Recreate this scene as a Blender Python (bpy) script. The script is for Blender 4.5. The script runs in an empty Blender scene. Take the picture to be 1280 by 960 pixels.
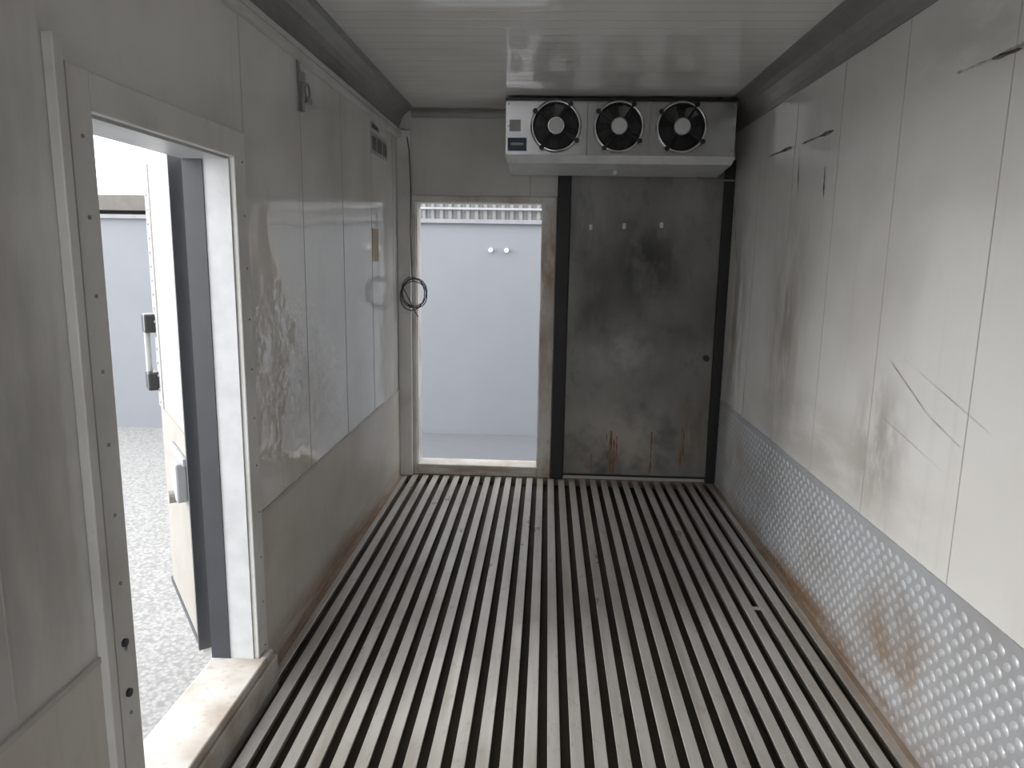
import bpy, bmesh, math, random
from mathutils import Vector, Matrix
random.seed(4)
S=bpy.context.scene
S.view_settings.view_transform='Standard'

# ------------------------------------------------------------------ dimensions
XL,XR=-1.08,1.28
YB=5.26; YF=-1.1
ZC=2.65
KZ=0.66
T=0.155

# ------------------------------------------------------------------ materials
class NB:
    def __init__(s,name):
        s.m=bpy.data.materials.new(name); s.m.use_nodes=True
        s.t=s.m.node_tree; s.n=s.t.nodes; s.l=s.t.links
        s.b=s.n['Principled BSDF']
        s.pos=s.n.new('ShaderNodeTexCoord').outputs['Object']
    def link(s,a,b): s.l.new(a,b)
    def math(s,op,a,b=None,clamp=False):
        n=s.n.new('ShaderNodeMath'); n.operation=op; n.use_clamp=clamp
        for i,v in enumerate((a,b)):
            if v is None: continue
            if isinstance(v,(int,float)): n.inputs[i].default_value=v
            else: s.link(v,n.inputs[i])
        return n.outputs[0]
    def vec(s,scale,off=(0,0,0)):
        n=s.n.new('ShaderNodeMapping'); s.link(s.pos,n.inputs['Vector'])
        n.inputs['Scale'].default_value=scale; n.inputs['Location'].default_value=off
        return n.outputs[0]
    def noise(s,scale,off=(0,0,0),detail=6,rough=.6,dist=0):
        n=s.n.new('ShaderNodeTexNoise'); s.link(s.vec(scale,off),n.inputs['Vector'])
        n.inputs['Scale'].default_value=1; n.inputs['Detail'].default_value=detail
        n.inputs['Roughness'].default_value=rough; n.inputs['Distortion'].default_value=dist
        return n.outputs['Fac']
    def ramp(s,x,a,b,lo=0.,hi=1.):
        n=s.n.new('ShaderNodeMapRange'); n.interpolation_type='SMOOTHSTEP'
        s.link(x,n.inputs['Value'])
        n.inputs['From Min'].default_value=a; n.inputs['From Max'].default_value=b
        n.inputs['To Min'].default_value=lo; n.inputs['To Max'].default_value=hi
        return n.outputs['Result']
    def mix(s,f,a,b):
        n=s.n.new('ShaderNodeMix'); n.data_type='RGBA'
        if isinstance(f,(int,float)): n.inputs[0].default_value=f
        else: s.link(f,n.inputs[0])
        for i,v in ((6,a),(7,b)):
            if isinstance(v,tuple): n.inputs[i].default_value=(*v,1)
            else: s.link(v,n.inputs[i])
        return n.outputs[2]
    def blob(s,c,r,inner=.1):
        a=s.n.new('ShaderNodeVectorMath'); a.operation='SUBTRACT'; s.link(s.pos,a.inputs[0]); a.inputs[1].default_value=c
        d=s.n.new('ShaderNodeVectorMath'); d.operation='DIVIDE'; s.link(a.outputs[0],d.inputs[0]); d.inputs[1].default_value=r
        e=s.n.new('ShaderNodeVectorMath'); e.operation='LENGTH'; s.link(d.outputs[0],e.inputs[0])
        return s.ramp(e.outputs['Value'],1.0,inner)
    def bump(s,h,strength,dist=.01,prev=None):
        n=s.n.new('ShaderNodeBump'); s.link(h,n.inputs['Height'])
        n.inputs['Strength'].default_value=strength; n.inputs['Distance'].default_value=dist
        if prev: s.link(prev,n.inputs['Normal'])
        return n.outputs[0]
    def fin(s,col,rough=.5,metal=0.,normal=None,spec=None):
        if isinstance(col,tuple): s.b.inputs['Base Color'].default_value=(*col,1)
        else: s.link(col,s.b.inputs['Base Color'])
        if isinstance(rough,(int,float)): s.b.inputs['Roughness'].default_value=rough
        else: s.link(rough,s.b.inputs['Roughness'])
        s.b.inputs['Metallic'].default_value=metal
        if normal: s.link(normal,s.b.inputs['Normal'])
        if spec is not None: s.b.inputs['Specular IOR Level'].default_value=spec
        return s.m

def plain(name,col,rough=.5,metal=0.,var=.15):
    b=NB(name); f=b.noise((9,9,9))
    c=b.mix(b.ramp(f,.35,.7),col,tuple(x*(1-var) for x in col))
    return b.fin(c,rough,metal)

def dirty(name,base,dirt,amt=.5,scale=(1.2,1.2,1.2),rough=.3,metal=0.,blobs=(),bumpv=.0,bscale=(1.5,1.5,1.5),streak=True,fine=.8,detail=5,rvar=.15,spec=None,dents=()):
    b=NB(name)
    f=b.ramp(b.noise(scale,(3,1,2),detail=detail,rough=.5),.38,.78,0,amt)
    c=b.mix(f,base,dirt)
    if fine:
        f2=b.ramp(b.noise((scale[0]*7,scale[1]*7,scale[2]*5),(1,5,9)),.52,.8,0,amt*fine)
        c=b.mix(f2,c,dirt)
    if streak:
        f3=b.ramp(b.noise((14,14,.7),(7,2,0)),.55,.8,0,amt*.45)
        c=b.mix(f3,c,dirt)
    for i,(ctr,r,col,a) in enumerate(blobs):
        m=b.blob(ctr,r)
        n=b.ramp(b.noise((3/r[0] if r[0]<3 else 1,3/r[1],2.0/r[2]),(i*3.1,i,i*2)),.3,.62)
        m=b.math('MULTIPLY',b.math('MULTIPLY',m,n),a)
        c=b.mix(m,c,col)
    nrm=None
    if bumpv:
        nrm=b.bump(b.noise(bscale,(2,2,2),detail=2,rough=.4),bumpv,.05)
        for (ctr,r,st) in dents:
            h=b.math('MULTIPLY',b.blob(ctr,r,0),b.noise((6,5,7),(1,8,3),detail=3,rough=.5))
            nrm=b.bump(h,st,.03,nrm)
    ro=b.ramp(b.noise((3,3,3),(9,9,9)),.3,.7,rough,min(1,rough+rvar))
    return b.fin(c,ro,metal,nrm,spec)

WALL=(.765,.755,.73); DIRT=(.36,.335,.30)
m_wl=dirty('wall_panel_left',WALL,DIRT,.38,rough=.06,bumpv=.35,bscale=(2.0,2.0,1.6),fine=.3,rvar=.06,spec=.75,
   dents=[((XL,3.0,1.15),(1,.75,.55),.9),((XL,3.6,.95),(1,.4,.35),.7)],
   blobs=[((XL,3.1,.95),(1,.5,.5),(.42,.36,.30),.6),((XL,1.2,1.3),(1,.7,1.7),(.30,.29,.27),.65)])  # second blob paints the dimness of the near end into the wall colour
m_wr=dirty('wall_panel_right',WALL,DIRT,.30,rough=.10,bumpv=.22,bscale=(2,2,1.4),fine=.15,rvar=.1,spec=.6,
   blobs=[((XR,3.95,1.25),(1,.42,.95),(.34,.285,.24),.7),((XR,2.75,.95),(1,.33,.38),(.28,.26,.235),.6),
          ((XR,4.9,1.2),(1,.35,1.1),(.25,.22,.2),.7),((XR,3.4,.8),(1,1.6,.3),(.42,.39,.35),.5),((XR,2.2,2.35),(1,.9,.25),(.38,.36,.33),.4)])
m_wb=dirty('wall_panel_back',(.66,.65,.615),DIRT,.45,rough=.3,fine=.4)
m_trim=dirty('painted_trim',(.70,.695,.675),(.36,.32,.27),.4,(3,3,3),rough=.3,fine=.5)
m_trimrust=dirty('painted_trim_rusty',(.68,.67,.64),(.30,.19,.11),.6,(5,5,3),rough=.4,
   blobs=[((-.02,YB,1.6),(.2,.3,.35),(.3,.15,.06),.9),((-.02,YB,.9),(.2,.3,.5),(.3,.2,.1),.6),((-.5,YB,.04),(1,.3,.07),(.3,.2,.12),.8)])
m_cove=dirty('cove_metal',(.33,.325,.315),(.19,.175,.16),.6,(2,2,4),rough=.35,metal=.3)
m_seam=plain('panel_seam',(.50,.48,.455),.4)
m_seamd=plain('dark_joint',(.30,.28,.26),.5)
m_kl=dirty('kick_plate_left',(.60,.565,.52),(.36,.30,.25),.5,(1.6,1.6,2.2),rough=.35,metal=.05,fine=.4,
   blobs=[((XL,3.5,.02),(1,2.5,.16),(.24,.13,.07),.9)])
kb=[((XR,2.45,.25),(1,.45,.38),(.28,.19,.12),.8),((XR,3.3,.02),(1,2.2,.16),(.22,.13,.07),1.),((XR,4.7,.3),(1,.5,.4),(.36,.31,.25),.5),((XR,1.7,.1),(1,.5,.3),(.28,.16,.08),.7)]
m_kr=dirty('kick_plate_quilted',(.50,.52,.55),(.36,.33,.30),.5,(1.6,1.6,2.2),rough=.3,metal=.3,blobs=kb,fine=.4)
m_krb=dirty('kick_plate_studs',(.66,.685,.72),(.46,.435,.40),.5,(1.6,1.6,2.2),rough=.28,metal=.3,blobs=kb,fine=.4)
m_base=dirty('floor_pan',(.075,.055,.04),(.02,.018,.015),.7,(2,2,2),rough=.7,streak=False)
m_rust=dirty('rusty_angle',(.36,.29,.23),(.18,.11,.07),.8,(6,3,6),rough=.6,metal=.2)
m_dark=dirty('dark_metal_panel',(.215,.21,.202),(.075,.073,.07),.9,(1.8,1.8,1.5),rough=.38,metal=.3,streak=False,fine=.7,
   blobs=[((.65,YB,.25),(.8,1,.6),(.43,.40,.36),.9),((.55,YB,.95),(.4,1,.3),(.36,.35,.33),.7),((1.0,YB,2.1),(.3,1,.5),(.34,.33,.31),.7),((.3,YB,2.0),(.2,1,.5),(.28,.275,.26),.7),
          ((.7,YB,1.6),(.38,1,.42),(.042,.042,.042),.95),((.35,YB,1.35),(.2,1,.35),(.055,.055,.055),.6),((1.1,YB,.4),(.15,1,.5),(.2,.13,.08),.6)])
m_rs=NB('rust_run')
m_rs=m_rs.fin(m_rs.mix(m_rs.ramp(m_rs.noise((30,30,8)),.3,.7),(.18,.08,.03),(.31,.19,.11)),.8)
m_black=plain('black_rubber',(.016,.016,.018),.55)
m_gask=plain('door_gasket',(.035,.037,.045),.5)
m_steel=plain('stainless_steel',(.47,.47,.48),.25,.85,.1)
m_chrome=plain('polished_ring',(.65,.65,.66),.15,1.,.05)
m_grey=plain('grey_plastic',(.30,.31,.32),.45)
m_tray=plain('drip_tray_paint',(.68,.69,.70),.3)
m_white=plain('white_plastic',(.85,.85,.84),.4)
m_jamb=plain('white_jamb',(.50,.51,.52),.4)
m_blk=plain('black_plastic',(.015,.015,.017),.35)
m_blade=plain('fan_blade_metal',(.07,.07,.075),.35,.5)
m_blue=plain('blue_label',(.02,.03,.08),.4)
m_yel=plain('yellow_sticker',(.62,.46,.20),.5,0,.3)
m_stk=plain('grey_sticker',(.45,.45,.44),.5,0,.2)
m_ink=plain('sticker_ink',(.15,.15,.15),.5)
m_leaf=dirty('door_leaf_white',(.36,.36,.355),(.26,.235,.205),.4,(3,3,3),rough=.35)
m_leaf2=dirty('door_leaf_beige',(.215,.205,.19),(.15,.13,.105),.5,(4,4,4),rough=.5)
m_sill=dirty('sill_worn',(.52,.50,.47),(.26,.19,.13),.7,(5,5,5),rough=.5)

# ceiling
b=NB('ceiling_panel')
sep=b.n.new('ShaderNodeSeparateXYZ'); b.link(b.pos,sep.inputs[0])
w=b.math('SINE',b.math('MULTIPLY',sep.outputs[1],2*math.pi/.11))
w=b.ramp(w,.9,1.)
n1=b.bump(b.noise((.8,2.5,1),detail=2,rough=.4),.25,.05)
n2=b.bump(w,.25,.003,n1)
c=b.mix(b.ramp(b.noise((2,2,2)),.45,.8,0,.25),(.88,.875,.85),(.66,.63,.59))
c=b.mix(b.math('MULTIPLY',w,.12),c,(.5,.49,.47))
m_ceil=b.fin(c,.09,0,n2,.7)

# T-bar aluminium
b=NB('t_bar_aluminium')
f=b.noise((12,.9,1),(0,0,0),detail=7,rough=.6)
c=b.mix(b.ramp(f,.38,.75,0,.65),(.585,.56,.53),(.32,.27,.225))
f=b.noise((1.3,1.1,1),(4,4,0),detail=3)
c=b.mix(b.ramp(f,.42,.72,0,.55),c,(.31,.265,.225))
f=b.noise((30,14,1),(2,4,0),detail=4)
c=b.mix(b.ramp(f,.55,.75,0,.35),c,(.22,.175,.14))
m_tbar=b.fin(c,b.ramp(b.noise((5,2,1)),.3,.7,.27,.45),.3,b.bump(b.noise((60,12,10)),.15,.003))

# outside
b=NB('gravel')
v=b.n.new('ShaderNodeTexVoronoi'); b.link(b.vec((48,48,48)),v.inputs['Vector']); v.inputs['Scale'].default_value=1
c=b.mix(b.ramp(v.outputs['Distance'],.2,.9),(.27,.27,.268),(.16,.16,.16))
c=b.mix(b.ramp(b.noise((25,25,25),detail=8,rough=.8),.45,.6,0,.7),c,(.17,.17,.168))
m_grav=b.fin(c,.9,0,b.bump(v.outputs['Distance'],-.35,.012))
m_conc=dirty('concrete',(.118,.123,.134),(.105,.11,.12),.3,rough=.8,streak=False)
m_bwall=dirty('painted_blue_grey_wall',(.186,.196,.216),(.168,.178,.198),.3,(.6,.6,.6),rough=.7)
m_cap=plain('wall_capping',(.22,.225,.24),.6)
m_roofd=plain('dark_roof',(.04,.037,.034),.7)
m_beige=plain('beige_fascia',(.14,.13,.12),.7)
m_corr=plain('corrugated_translucent',(.19,.193,.197),.35)

# ------------------------------------------------------------------ geometry helpers
def finish(bm,name,mats,parent=None,smooth=False):
    bmesh.ops.recalc_face_normals(bm,faces=bm.faces)
    me=bpy.data.meshes.new(name); bm.to_mesh(me); bm.free()
    for m in mats: me.materials.append(m)
    if smooth:
        for p in me.polygons: p.use_smooth=True
    o=bpy.data.objects.new(name,me); S.collection.objects.link(o)
    if parent: o.parent=parent
    return o
def addbox(bm,x0,x1,y0,y1,z0,z1,mi=0,bev=0):
    vs=[bm.verts.new((x,y,z)) for x in (x0,x1) for y in (y0,y1) for z in (z0,z1)]
    fs=[bm.faces.new([vs[i] for i in q]) for q in ((0,1,3,2),(4,6,7,5),(0,4,5,1),(2,3,7,6),(0,2,6,4),(1,5,7,3))]
    for f in fs: f.material_index=mi
    if bev:
        es=list({e for f in fs for e in f.edges})
        r=bmesh.ops.bevel(bm,geom=es,offset=bev,segments=2,profile=.5,affect='EDGES')
        for f in r['faces']: f.material_index=mi
    return vs
def boxes(name,lst,mats,parent=None):
    bm=bmesh.new()
    for q in lst: addbox(bm,*q)
    return finish(bm,name,mats,parent)
def empty(name,loc=(0,0,0)):
    e=bpy.data.objects.new(name,None); S.collection.objects.link(e); e.location=loc; e.empty_display_size=.1
    return e
def addcyl(bm,c,axis,r,h,mi=0,seg=24,r2=None):
    q=Vector(axis).normalized().to_track_quat('Z','Y').to_matrix().to_4x4()
    M=Matrix.Translation(c)@q
    r_=bmesh.ops.create_cone(bm,cap_ends=True,segments=seg,radius1=r,radius2=r if r2 is None else r2,depth=h,matrix=M)
    for f in {f for v in r_['verts'] for f in v.link_faces}: f.material_index=mi
def addtorus(bm,c,axis,R,r,mi=0,seg=40,s2=8):
    q=Vector(axis).normalized().to_track_quat('Z','Y').to_matrix().to_4x4(); M=Matrix.Translation(c)@q
    g=[[bm.verts.new(M@Vector(((R+r*math.cos(b))*math.cos(a),(R+r*math.cos(b))*math.sin(a),r*math.sin(b)))) for b in [2*math.pi*j/s2 for j in range(s2)]] for a in [2*math.pi*i/seg for i in range(seg)]]
    for i in range(seg):
        for j in range(s2):
            f=bm.faces.new((g[i][j],g[(i+1)%seg][j],g[(i+1)%seg][(j+1)%s2],g[i][(j+1)%s2])); f.material_index=mi; f.smooth=True
def tube(name,pts,r,mat,parent=None,cyc=False):
    cu=bpy.data.curves.new(name,'CURVE'); cu.dimensions='3D'; cu.bevel_depth=r; cu.bevel_resolution=3
    sp=cu.splines.new('POLY'); sp.points.add(len(pts)-1)
    for p,q in zip(sp.points,pts): p.co=(*q,1)
    sp.use_cyclic_u=cyc; cu.materials.append(mat)
    o=bpy.data.objects.new(name,cu); S.collection.objects.link(o)
    if parent:o.parent=parent
    return o

# ------------------------------------------------------------------ floor (T-bar)
bm=bmesh.new()
addbox(bm,XL-.0,XR+.0,YF,YB+T,-.16,-.055,0)
N=30; pitch=(XR-XL)/N
for i in range(N):
    xc=XL+(i+.5)*pitch; hw=pitch*.28
    addbox(bm,xc-hw,xc+hw,YF,YB-.03,-.008,0,1,.0018)
    addbox(bm,xc-.004,xc+.004,YF,YB-.03,-.055,-.008,1)
addbox(bm,XL,XR,YB-.03,YB,-.055,-.004,2)
addbox(bm,1.0,1.07,3.26,3.285,-.004,.002,1)
finish(bm,'floor',[m_base,m_tbar,m_rust])

# ------------------------------------------------------------------ walls
DY0,DY1,DZ0,DZ1=1.695,2.46,.13,1.96
lst=[(XL-T,XL,YF,DY0,-.16,ZC+.1),(XL-T,XL,DY1,YB+T,-.16,ZC+.1),(XL-T,XL,DY0,DY1,-.16,DZ0-.036),(XL-T,XL,DY0,DY1,DZ1,ZC+.1)]
for y in (.1,.72,1.30,3.2,3.83,4.45,5.06):
    lst.append((XL,XL+.0015,y-.002,y+.002,0,ZC-.16,1))
lst.append((XL,XL+.002,2.59,2.596,0,ZC-.16,1))
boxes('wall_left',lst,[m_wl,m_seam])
lst=[(XR,XR+T,YF,YB+T,-.16,ZC+.1)]
for y in (-.9,-.3,.35,.95,1.57,2.19,2.83,3.4,4.0,4.62):
    lst.append((XR-.0015,XR,y-.002,y+.002,0,ZC-.14,1))
wr=boxes('wall_right',lst,[m_wr,m_seam])
OX0,OX1,OZ0,OZ1=-.953,-.045,.08,2.02
boxes('wall_back',[(XL,OX0,YB,YB+T,-.16,ZC+.1),(OX0,OX1,YB,YB+T,OZ1,ZC+.1),(OX0,OX1,YB,YB+T,-.16,OZ0-.02),
   (OX1,XR,YB,YB+T,-.16,ZC+.1),(-.14,-.136,YB-.002,YB,OZ1+.05,ZC-.1,1)],[m_wb,m_seamd])
# unseen loading end behind the camera: cargo door closed partway to dim the interior
boxes('unseen_cargo_door',[(-.25,XR+T,YF-.1,YF-.002,-.16,ZC+.1),(XL-T,-.25,YF-.1,YF-.002,2.3,ZC+.1)],[m_wb])
boxes('ceiling',[(XL,XR,YF,YB,ZC,ZC+.1)],[m_ceil])

def wallpt(u,v,X):
    r=((u-640),(v-480),900.)
    R=(.99869,.02459,-.0456);F=(.0492,-.1748,.9834);D=(-.01621,.9843,.1758)
    x=sum(a*b for a,b in zip(r,R));y=sum(a*b for a,b in zip(r,F));d=sum(a*b for a,b in zip(r,D))
    s=X/x
    return Vector((X,y*s,1.65-d*s))
def scratch(bm,pts,w,X):
    P=[wallpt(u,v,X) for u,v in pts]
    for a,c in zip(P[:-1],P[1:]):
        n=8
        t=(c-a).normalized(); nn=Vector((0,-t.z,t.y))
        pr=None
        for i in range(n+1):
            p=a.lerp(c,i/n); ww=w*(.25+random.random()*.9)*(.3 if i in(0,n) else 1)
            cur=(bm.verts.new(p+nn*ww),bm.verts.new(p-nn*ww))
            if pr: bm.faces.new((pr[0],cur[0],cur[1],pr[1]))
            pr=cur
def scuffmat(n,c1,c2):
    m=NB(n); return m.fin(m.mix(m.ramp(m.noise((20,20,20)),.4,.6),c1,c2),.7)
m_sc=scuffmat('scuff_mark',(.08,.07,.065),(.25,.23,.2))
m_sc2=scuffmat('faint_scratch',(.33,.31,.29),(.55,.53,.50))
X=XR-.003
bm=bmesh.new()
scratch(bm,[(960,196),(990,184)],.009,X);scratch(bm,[(1002,180),(1042,163)],.009,X)
scratch(bm,[(999,186),(997,240)],.005,X);scratch(bm,[(1031,208),(1029,246)],.007,X)
scratch(bm,[(1240,74),(1278,60)],.007,X)
scratch(bm,[(918,255),(921,330)],.008,X);scratch(bm,[(928,490),(930,500)],.006,X)
finish(bm,'scuffs',[m_sc],wr)
bm=bmesh.new()
scratch(bm,[(1195,92),(1235,75),(1285,52)],.005,X)
scratch(bm,[(1112,450),(1160,520),(1200,560)],.0018,X);scratch(bm,[(1100,520),(1190,600)],.0012,X);scratch(bm,[(1120,440),(1240,545)],.001,X)
scratch(bm,[(1010,270),(1014,360)],.002,X);scratch(bm,[(965,200),(950,330)],.002,X)
finish(bm,'scratches',[m_sc2],wr)

# ------------------------------------------------------------------ kick plates
boxes('baseboard_left',[(XL,XL+.006,YF,DY0-.1,0,KZ,0),(XL,XL+.006,DY1+.1,YB-.06,0,KZ,0),
   (XL,XL+.009,DY1+.1,YB-.06,KZ-.012,KZ+.004,1),(XL,XL+.009,YF,DY0-.1,KZ-.012,KZ+.004,1),(XL,XL+.03,DY1+.1,YB-.07,-.05,.006,2)],[m_kl,m_seam,m_rust])
bm=bmesh.new()
addbox(bm,XR-.005,XR,YF,YB-.06,.0,KZ-.02,0)
addbox(bm,XR-.008,XR,YF,YB-.06,KZ-.024,KZ-.01,0)
addbox(bm,XR-.03,XR,YF,YB-.06,-.05,.004,1)
p=.060; row=0; z=.03
while z<KZ-.04:
    y=.6+(p/2 if row%2 else 0)
    tilt=math.radians(35 if row%2 else -35)
    while y<YB-.08:
        x=XR-.005
        def rot(a,b_): return (y+a*math.cos(tilt)-b_*math.sin(tilt), z+a*math.sin(tilt)+b_*math.cos(tilt))
        ring=[];ring2=[]
        for t in range(10):
            a=.019*math.cos(t*math.pi/5); c_=.013*math.sin(t*math.pi/5)
            ring.append(bm.verts.new((x,*rot(a,c_)))); ring2.append(bm.verts.new((x-.003,*rot(a*.6,c_*.55))))
        top=bm.verts.new((x-.004,y,z))
        for i in range(10):
            j=(i+1)%10
            f=bm.faces.new((ring[i],ring[j],ring2[j],ring2[i])); f.smooth=True; f.material_index=2
            f=bm.faces.new((ring2[i],ring2[j],top)); f.smooth=True; f.material_index=2
        y+=p
    z+=p*.56; row+=1
finish(bm,'baseboard_right',[m_kr,m_rust,m_krb])

# ------------------------------------------------------------------ coves
def prism(name,prof,axis,a,b_,mats,parent=None):
    bm=bmesh.new()
    def P(q,t): return (q[0],t,q[1]) if axis=='y' else (t,q[0],q[1])
    A=[bm.verts.new(P(q,a)) for q in prof];B=[bm.verts.new(P(q,b_)) for q in prof]
    bm.faces.new(A);bm.faces.new(B)
    for i in range(len(prof)):
        j=(i+1)%len(prof); bm.faces.new((A[i],A[j],B[j],B[i]))
    return finish(bm,name,mats,parent)
def cove(x,sgn,w,h):
    pr=[(x,ZC)]
    pr+= [(x+sgn*w,ZC),(x+sgn*w,ZC-.006)]
    for i in range(1,6):
        t=i/6*math.pi/2
        pr.append((x+sgn*(w-(w-.012)*math.sin(t)),ZC-.006-(h-.006)*(1-math.cos(t))))
    pr+=[(x+sgn*.008,ZC-h),(x,ZC-h)]
    return pr
prism('trim_1',cove(XL,1,.12,.14),'y',YF,YB,[m_cove])
prism('trim_2',cove(XR,-1,.15,.14),'y',YF,YB,[m_cove])
prism('trim_3',cove(YB,-1,.05,.06),'x',XL+.1,XR-.1,[m_cove])
boxes('trim_4',[(XL,OX0-.03,YB-.06,YB,0,ZC-.15,0,.006)],[m_trim])
boxes('cable_trunking',[(XL,XL+.035,YF,YB-.06,2.445,2.50,0,.004),(XL+.035,XL+.037,YF,YB-.06,2.468,2.472,1)],[m_trim,m_seam])

# ------------------------------------------------------------------ side door casing
c=.09; pr=.022
bm=bmesh.new()
addbox(bm,XL,XL+pr,DY0-c,DY0,0,DZ1+c,0,.004)
addbox(bm,XL,XL+pr,DY1,DY1+c,DZ0-.03,DZ1+c,0,.004)
addbox(bm,XL,XL+pr,DY0,DY1,DZ1,DZ1+c,0,.004)
addbox(bm,XL-.085,XL+.004,DY1-.008,DY1,DZ0,DZ1,2)
addbox(bm,XL-T,XL-.085,DY1-.012,DY1,DZ0,DZ1,3)
addbox(bm,XL-T,XL,DY0,DY0+.008,DZ0,DZ1,2)
addbox(bm,XL-T,XL,DY0,DY1,DZ1-.008,DZ1,2)
addbox(bm,XL,XL+.026,DY0-c-.035,DY0-c,0,DZ1+c+.05,0,.003)
addbox(bm,XL,XL+.027,DY0-c-.005,DY0-c-.001,0,DZ1+c,1)
for z in [0.1+.18*i for i in range(11)]:
    addcyl(bm,(XL+pr+.001,DY0-.045,z),(1,0,0),.005,.004,1,10)
    addcyl(bm,(XL+pr+.001,DY1+.06,z+.05),(1,0,0),.004,.003,1,10)
for z in (.52,.66): addcyl(bm,(XL+pr+.003,DY0-.05,z),(1,0,0),.011,.008,3,12)
finish(bm,'trim_5',[m_trim,m_seamd,m_jamb,m_gask])
bm=bmesh.new()
addbox(bm,XL-T-.0,XL+.05,DY0,DY1+.0,DZ0-.035,DZ0,0,.006)
addbox(bm,XL+.022,XL+.06,DY0-.1,DY1+.09,-.05,DZ0-.035,0,.006)
addbox(bm,XL+.022,XL+.05,DY1,DY1+.07,DZ0-.035,DZ0+.0,0,.008)
finish(bm,'threshold',[m_sill])

# side door leaf
door=empty('door_1')
W=.69; TH=.05
bm=bmesh.new()
addbox(bm,0,W,0,TH,DZ0+.0,DZ1+.06,0,.006)
leaf=finish(bm,'leaf',[m_leaf],door)
boxes('lower_skin',[(.03,W-.03,-.004,0,DZ0+.03,.98)],[m_leaf2],door)
boxes('gasket',[(-.004,.016,-.012,TH-.004,DZ0+.02,DZ1+.04),(.0,W,-.008,0,DZ0+.02,DZ0+.045)],[m_gask],door)
boxes('edge_strip',[(W-.11,W,-.006,0,.98,DZ1+.03)],[m_leaf],door)
bm=bmesh.new()
for i in range(16):
    addcyl(bm,(W-.06,-.008,1.0+.058*i),(0,1,0),.006,.006,0,8)
finish(bm,'rivets',[m_grey],door)
bm=bmesh.new()
addbox(bm,W-.05,W+.035,-.05,.0,1.30,1.38,0,.008);addbox(bm,W-.05,W+.035,-.05,.0,1.05,1.13,0,.008)
addcyl(bm,(W+.0,-.035,1.21),(0,0,1),.012,.32,1,12)
finish(bm,'handle',[m_blk,m_grey],door)
bm=bmesh.new()
addbox(bm,.05,.36,-.02,-.004,.86,.89,0,.004);addbox(bm,.06,.17,-.045,-.004,.72,.87,0,.008);addcyl(bm,(.13,-.04,.73),(0,1,0),.025,.05,1,14)
finish(bm,'latch',[m_grey,m_cove],door)
ph=math.radians(36)
dx=Vector((-math.sin(ph),math.cos(ph),0))
ny=Vector((-math.cos(ph),-math.sin(ph),0))
M=Matrix((( dx.x,-ny.x,0,0),(dx.y,-ny.y,0,0),(0,0,1,0),(0,0,0,1)))
door.matrix_world=Matrix.Translation((XL-T-.006-TH*.81,DY1+.01,0))@M

# ------------------------------------------------------------------ back opening frame
bm=bmesh.new()
addbox(bm,OX1,.055,YB-.02,YB,0,OZ1+.04,0,.004)
addbox(bm,OX0-.03,OX1,YB-.02,YB,OZ1,OZ1+.04,0,.004)
addbox(bm,OX0-.03,OX0,YB-.02,YB,0,OZ1,0,.004)
addbox(bm,OX0,OX1,YB-.02,YB+T,0.0,OZ0,0,.006)
addbox(bm,OX0,OX0+.006,YB,YB+T,OZ0,OZ1,0);addbox(bm,OX1-.006,OX1,YB,YB+T,OZ0,OZ1,0)
addbox(bm,OX0,OX1,YB,YB+T,OZ1-.006,OZ1,0)
finish(bm,'trim_6',[m_trimrust])

# dark sliding door panel
d2=empty('sliding_door',(.68,YB-.02,0))
def rel(o,e): o.matrix_parent_inverse=Matrix.Translation(-e.location)
o=boxes('panel',[(.15,1.21,YB-.03,YB-.001,.03,2.32,0,.004)],[m_dark],d2); rel(o,d2)
o=boxes('side_seals',[(.058,.15,YB-.05,YB-.001,.0,2.32,0,.006),(1.21,XR-.001,YB-.05,YB-.001,.0,2.32,0,.006)],[m_black],d2); rel(o,d2)
o=boxes('bottom_seal',[(.15,1.21,YB-.034,YB-.03,.03,.045,0)],[m_black],d2); rel(o,d2)
bm=bmesh.new()
for x,z in ((.295,1.855),(.53,1.865),(.79,1.875)):
    addbox(bm,x-.012,x+.012,YB-.055,YB-.03,z-.02,z+.02,0,.004)
    addbox(bm,x-.007,x+.007,YB-.07,YB-.055,z-.02,z-.005,0,.002)
o=finish(bm,'hooks',[m_white],d2); rel(o,d2)
bm=bmesh.new(); addcyl(bm,(1.16,YB-.04,.94),(0,1,0),.022,.03,0,16)
o=finish(bm,'lock_knob',[m_blk],d2); rel(o,d2)
bm=bmesh.new()
for x,z0,z1,w in ((.50,.06,.38,.012),(.525,.05,.32,.007),(.545,.15,.34,.008),(.80,.06,.38,.008),(1.02,.10,.42,.005),(1.035,.2,.4,.006),(.47,.3,.36,.005),(.36,.06,.2,.005)):
    n=10; prv=None
    for i in range(n+1):
        z=z0+(z1-z0)*i/n; ww=w*(.3+random.random()*.8); xx=x+random.uniform(-.002,.002)
        cur=(bm.verts.new((xx-ww,YB-.0315,z)),bm.verts.new((xx+ww,YB-.0315,z)))
        if prv: bm.faces.new((prv[0],prv[1],cur[1],cur[0]))
        prv=cur
o=finish(bm,'rust_runs',[m_rs],d2); rel(o,d2)

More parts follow.
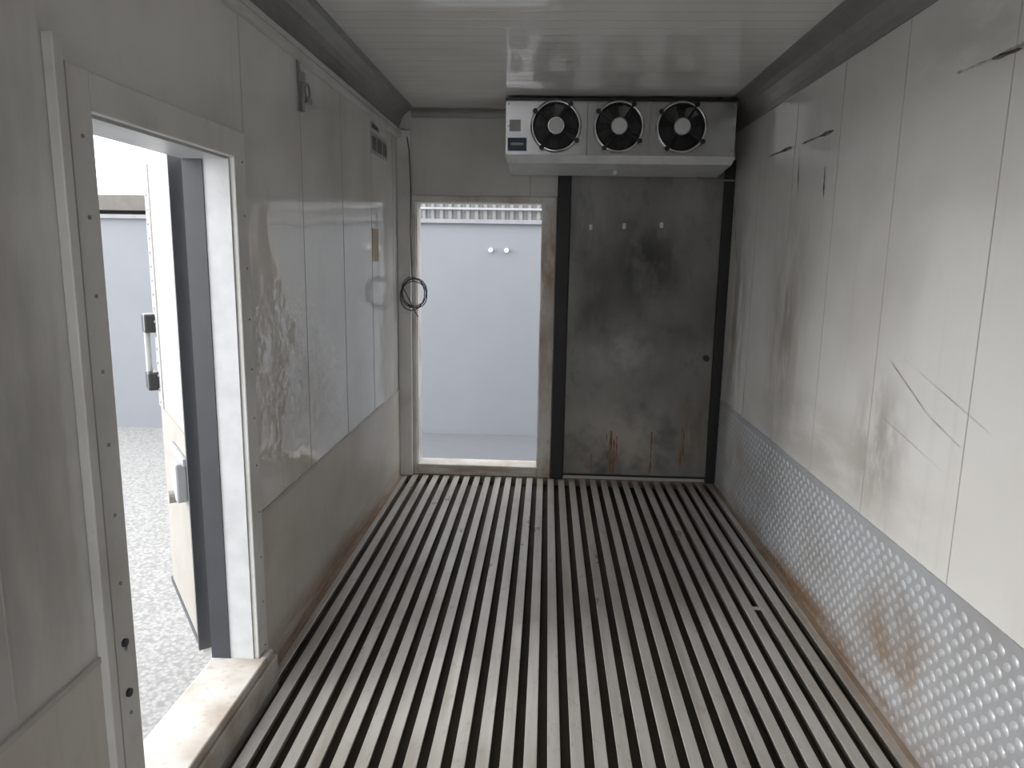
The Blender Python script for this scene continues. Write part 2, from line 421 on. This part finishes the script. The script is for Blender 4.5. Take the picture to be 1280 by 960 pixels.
# ------------------------------------------------------------------ evaporator
ev=empty('evaporator_unit',(.43,4.95,2.44))
EX0,EX1,EY0,EY1,EZ0,EZ1=-.285,1.155,4.80,5.18,2.29,2.625
FX=[.03,.427,.82]; FZ=2.462; FR=.150
bm=bmesh.new()
addbox(bm,EX0+.0,EX1,EY0+.04,EY1,EZ0,EZ1,0)
y=EY0
xs=[EX0]+[(FX[i]+FX[i+1])/2 for i in range(2)]+[EX1]
for k,fx in enumerate(FX):
    n=48; angs=sorted(set([2*math.pi*i/n for i in range(n)]+[math.atan2(zz-FZ,xx-fx)%(2*math.pi) for xx in (xs[k],xs[k+1]) for zz in (EZ0,EZ1)]))
    n=len(angs); inner=[];outer=[]
    for a in angs:
        ca,sa=math.cos(a),math.sin(a)
        inner.append(bm.verts.new((fx+FR*ca,y,FZ+FR*sa)))
        t=min(((xs[k+1]-fx)/ca if ca>1e-6 else ((xs[k]-fx)/ca if ca<-1e-6 else 1e9)),
              ((EZ1-FZ)/sa if sa>1e-6 else ((EZ0-FZ)/sa if sa<-1e-6 else 1e9)))
        outer.append(bm.verts.new((fx+t*ca,y,FZ+t*sa)))
    for i in range(n):
        j=(i+1)%n
        f=bm.faces.new((inner[i],inner[j],outer[j],outer[i])); f.material_index=0
    back=[bm.verts.new((v.co.x,EY0+.039,v.co.z)) for v in inner]
    for i in range(n):
        j=(i+1)%n; f=bm.faces.new((inner[i],inner[j],back[j],back[i])); f.material_index=1
    f=bm.faces.new(back); f.material_index=1
addbox(bm,EX0-.004,EX0,EY0,EY1,EZ0,EZ1,0);addbox(bm,EX1,EX1+.004,EY0,EY1,EZ0,EZ1,0)
addbox(bm,EX0,EX1,EY0,EY0+.04,EZ1,EZ1+.004,2);addbox(bm,EX0,EX1,EY0-.002,EY0+.04,EZ0-.004,EZ0,0)
addbox(bm,EX0-.006,EX1+.006,EY0-.014,EY0,EZ1-.012,EZ1+.006,2)
for a in ((FX[0]+FX[1])/2,(FX[1]+FX[2])/2):
    addbox(bm,a-.003,a+.003,EY0-.003,EY0,EZ0,EZ1,3)
for x in (EX0+.012,EX1-.012):
    for z in (EZ0+.03,FZ,EZ1-.03): addcyl(bm,(x,EY0-.002,z),(0,1,0),.005,.005,3,10)
for x in (EX0+.1,.43,EX1-.1):
    addbox(bm,x-.02,x+.02,EY0+.05,EY0+.1,EZ1,ZC,2);addbox(bm,x-.02,x+.02,EY1-.1,EY1-.05,EZ1,ZC,2)
o=finish(bm,'housing',[m_steel,m_blk,m_blk,m_grey],ev); rel(o,ev)
bm=bmesh.new()
a=[(EX0-.01,EY0-.02,2.285),(EX1+.01,EY0-.02,2.285),(EX1+.01,EY1+.02,2.285),(EX0-.01,EY1+.02,2.285)]
bb=[(EX0+.01,EY0-.01,2.235),(EX1-.01,EY0-.01,2.235),(EX1-.01,EY1,2.20),(EX0+.01,EY1,2.20)]
A=[bm.verts.new(q) for q in a];B=[bm.verts.new(q) for q in bb]
bm.faces.new(A);bm.faces.new(B)
for i in range(4): bm.faces.new((A[i],A[(i+1)%4],B[(i+1)%4],B[i]))
addcyl(bm,(.43,5.0,2.205),(0,0,1),.014,.03,0,14)
o=finish(bm,'drip_tray',[m_tray],ev); rel(o,ev)
for k,fx in enumerate(FX):
    bm=bmesh.new()
    addtorus(bm,(fx,EY0-.010,FZ),(0,1,0),FR,.009,0)
    addtorus(bm,(fx,EY0-.003,FZ),(0,1,0),FR+.007,.006,0)
    for R in (.065,.083,.101,.119,.135): addtorus(bm,(fx,EY0-.028,FZ),(0,1,0),R,.0016,1,40,5)
    for j in range(4):
        a=math.pi/4+j*math.pi/2+.2
        d=Vector((math.cos(a),0,math.sin(a)))
        p0=Vector((fx,EY0-.026,FZ))
        addcyl(bm,p0+d*.105,d,.006,.13,1,8)
        addcyl(bm,p0+d*(FR+.010)+Vector((0,.012,0)),(0,1,0),.016,.034,1,10)
    addcyl(bm,(fx,EY0-.022,FZ),(0,1,0),.052,.03,0,28,.046)
    addcyl(bm,(fx,EY0-.040,FZ),(0,1,0),.044,.008,2,28)
    o=finish(bm,'fan_guard_%d'%(k+1),[m_chrome,m_blk,m_tray],ev); rel(o,ev)
    bm=bmesh.new()
    for j in range(5):
        a0=2*math.pi*j/5+k
        pts=[]
        for (rr,da,yy) in ((.045,-.25,.018),(.135,-.1,.006),(.14,.35,.012),(.12,.62,.024),(.045,.45,.03)):
            pts.append(bm.verts.new((fx+rr*math.cos(a0+da),EY0+yy,FZ+rr*math.sin(a0+da))))
        bm.faces.new(pts)
    addcyl(bm,(fx,EY0+.015,FZ),(0,1,0),.047,.04,0,20)
    o=finish(bm,'fan_blades_%d'%(k+1),[m_blade],ev); rel(o,ev)
o=boxes('maker_label',[(EX0+.01,EX0+.13,EY0-.004,EY0,EZ0+.02,EZ0+.10)],[m_blue],ev); rel(o,ev)
o=boxes('maker_label_text',[(EX0+.03,EX0+.11,EY0-.005,EY0-.004,EZ0+.055,EZ0+.07)],[m_stk],ev); rel(o,ev)
o=boxes('spec_label',[(EX0+.02,EX0+.09,EY0-.004,EY0,EZ0+.14,EZ0+.21)],[m_stk],ev); rel(o,ev)
o=tube('refrigerant_pipe',[(1.0,5.15,2.22),(1.02,5.19,2.19),(1.1,5.18,2.18),(XR-.01,5.18,2.18)],.008,m_cove,ev); rel(o,ev)

# ------------------------------------------------------------------ cable in corner with coil
pts=[(-1.0,YB-.07,2.45),(-.985,YB-.075,2.35),(-.975,YB-.08,2.1),(-.98,YB-.085,1.8),(-.972,YB-.08,1.5),(-.965,YB-.08,1.46)]
for i in range(72):
    a=math.pi*.5+i*2*math.pi/17
    R=.090+.010*math.sin(i*.23+1)
    pts.append((-.955+.012*math.sin(i*.17)+R*math.cos(a),YB-.085-.0003*i,1.37+.012*math.sin(i*.31)+1.2*R*math.sin(a)))
pts+= [(-.93,YB-.08,1.2)]
tube('power_cable',pts,.0036,m_blk)

# bracket on left wall
bm=bmesh.new()
addbox(bm,XL,XL+.006,3.17,3.21,2.24,2.47,0,.002)
addbox(bm,XL+.006,XL+.03,3.175,3.205,2.36,2.40,0,.003)
addtorus(bm,(XL+.03,3.22,2.33),(1,0,0),.030,.005,0,24,6)
addcyl(bm,(XL+.02,3.19,2.30),(0,0,1),.006,.12,0,10)
addbox(bm,XL+.01,XL+.035,3.22,3.27,2.285,2.31,0,.003)
finish(bm,'wall_bracket',[m_cove])
boxes('warning_sticker',[(XL,XL+.002,4.46,4.92,2.25,2.37,0),(XL+.002,XL+.003,4.49,4.6,2.27,2.35,1),(XL+.002,XL+.003,4.64,4.75,2.27,2.35,1),(XL+.002,XL+.003,4.79,4.89,2.27,2.35,1)],[m_stk,m_ink])
boxes('warning_sticker',[(XL,XL+.002,4.46,4.68,2.385,2.43,0),(XL+.002,XL+.003,4.48,4.66,2.395,2.42,1)],[m_stk,m_ink])
boxes('instruction_sticker',[(XL,XL+.002,4.46,4.62,1.60,1.80,0),(XL+.002,XL+.003,4.48,4.60,1.74,1.77,1)],[m_yel,m_stk])

# ------------------------------------------------------------------ exterior
GZ=-.25
boxes('gravel_ground',[(-14,12,-8,16,GZ-.1,GZ,0)],[m_grav])
boxes('concrete_apron',[(-1.7,3.0,5.45,7.36,GZ,GZ+.03,0)],[m_conc])
boxes('boundary_wall',[(-14,12,7.4,7.55,GZ,1.96,0),(-14,12,7.36,7.59,1.96,2.0,1)],[m_bwall,m_cap])
bm=bmesh.new()
x=-3.0; pr=None
while x<4:
    for dxx,yy in ((0,0),(.03,.0),(.045,.03),(.075,.03),):
        cur=(bm.verts.new((x+dxx,7.48+yy,2.0)),bm.verts.new((x+dxx,7.48+yy,2.75)))
        if pr: bm.faces.new((pr[0],cur[0],cur[1],pr[1]))
        pr=cur
    x+=.09
addbox(bm,-3,4,7.45,7.475,2.10,2.12,1)
finish(bm,'corrugated_fence',[m_corr,m_grey])
bm=bmesh.new()
addbox(bm,-13,-4.9,10.0,12,GZ,2.28,0); addbox(bm,-13.3,-4.7,9.6,12.3,2.28,2.36,1);addbox(bm,-13,-4.9,9.6,9.7,2.16,2.28,2)
finish(bm,'neighbouring_shed',[m_roofd,m_beige,m_beige])
bm=bmesh.new()
for x,z in ((-.58,1.70),(-.42,1.70)): addcyl(bm,(x,7.38,z),(0,1,0),.022,.04,0,14)
finish(bm,'wall_fixing',[m_white])

# ------------------------------------------------------------------ light
W_=bpy.data.worlds.new('overcast_sky'); S.world=W_; W_.use_nodes=True
bg=W_.node_tree.nodes['Background']; bg.inputs['Color'].default_value=(.97,.985,1,1); bg.inputs['Strength'].default_value=3.9
L=bpy.data.lights.new('side_door_fill','SUN'); L.energy=7; L.angle=math.radians(55); L.color=(1,.985,.965)  # added low fill through the side door, standing in for ground bounce
o=bpy.data.objects.new('side_door_fill',L); S.collection.objects.link(o)
d=Vector((1,.12,-.22)); o.rotation_euler=d.to_track_quat('-Z','Y').to_euler(); o.location=(-6,2,5)

# ------------------------------------------------------------------ camera
cam=bpy.data.cameras.new('camera'); cam.lens=900/1280*36; cam.sensor_width=36
co=bpy.data.objects.new('camera',cam); S.collection.objects.link(co); S.camera=co
X=Vector((.99869,.0492,.01621)).normalized(); Zc=Vector((.0456,-.9834,.1758)).normalized(); Y=Zc.cross(X).normalized(); X=Y.cross(Zc)
co.matrix_world=Matrix(((X.x,Y.x,Zc.x,0),(X.y,Y.y,Zc.y,0),(X.z,Y.z,Zc.z,1.65),(0,0,0,1)))
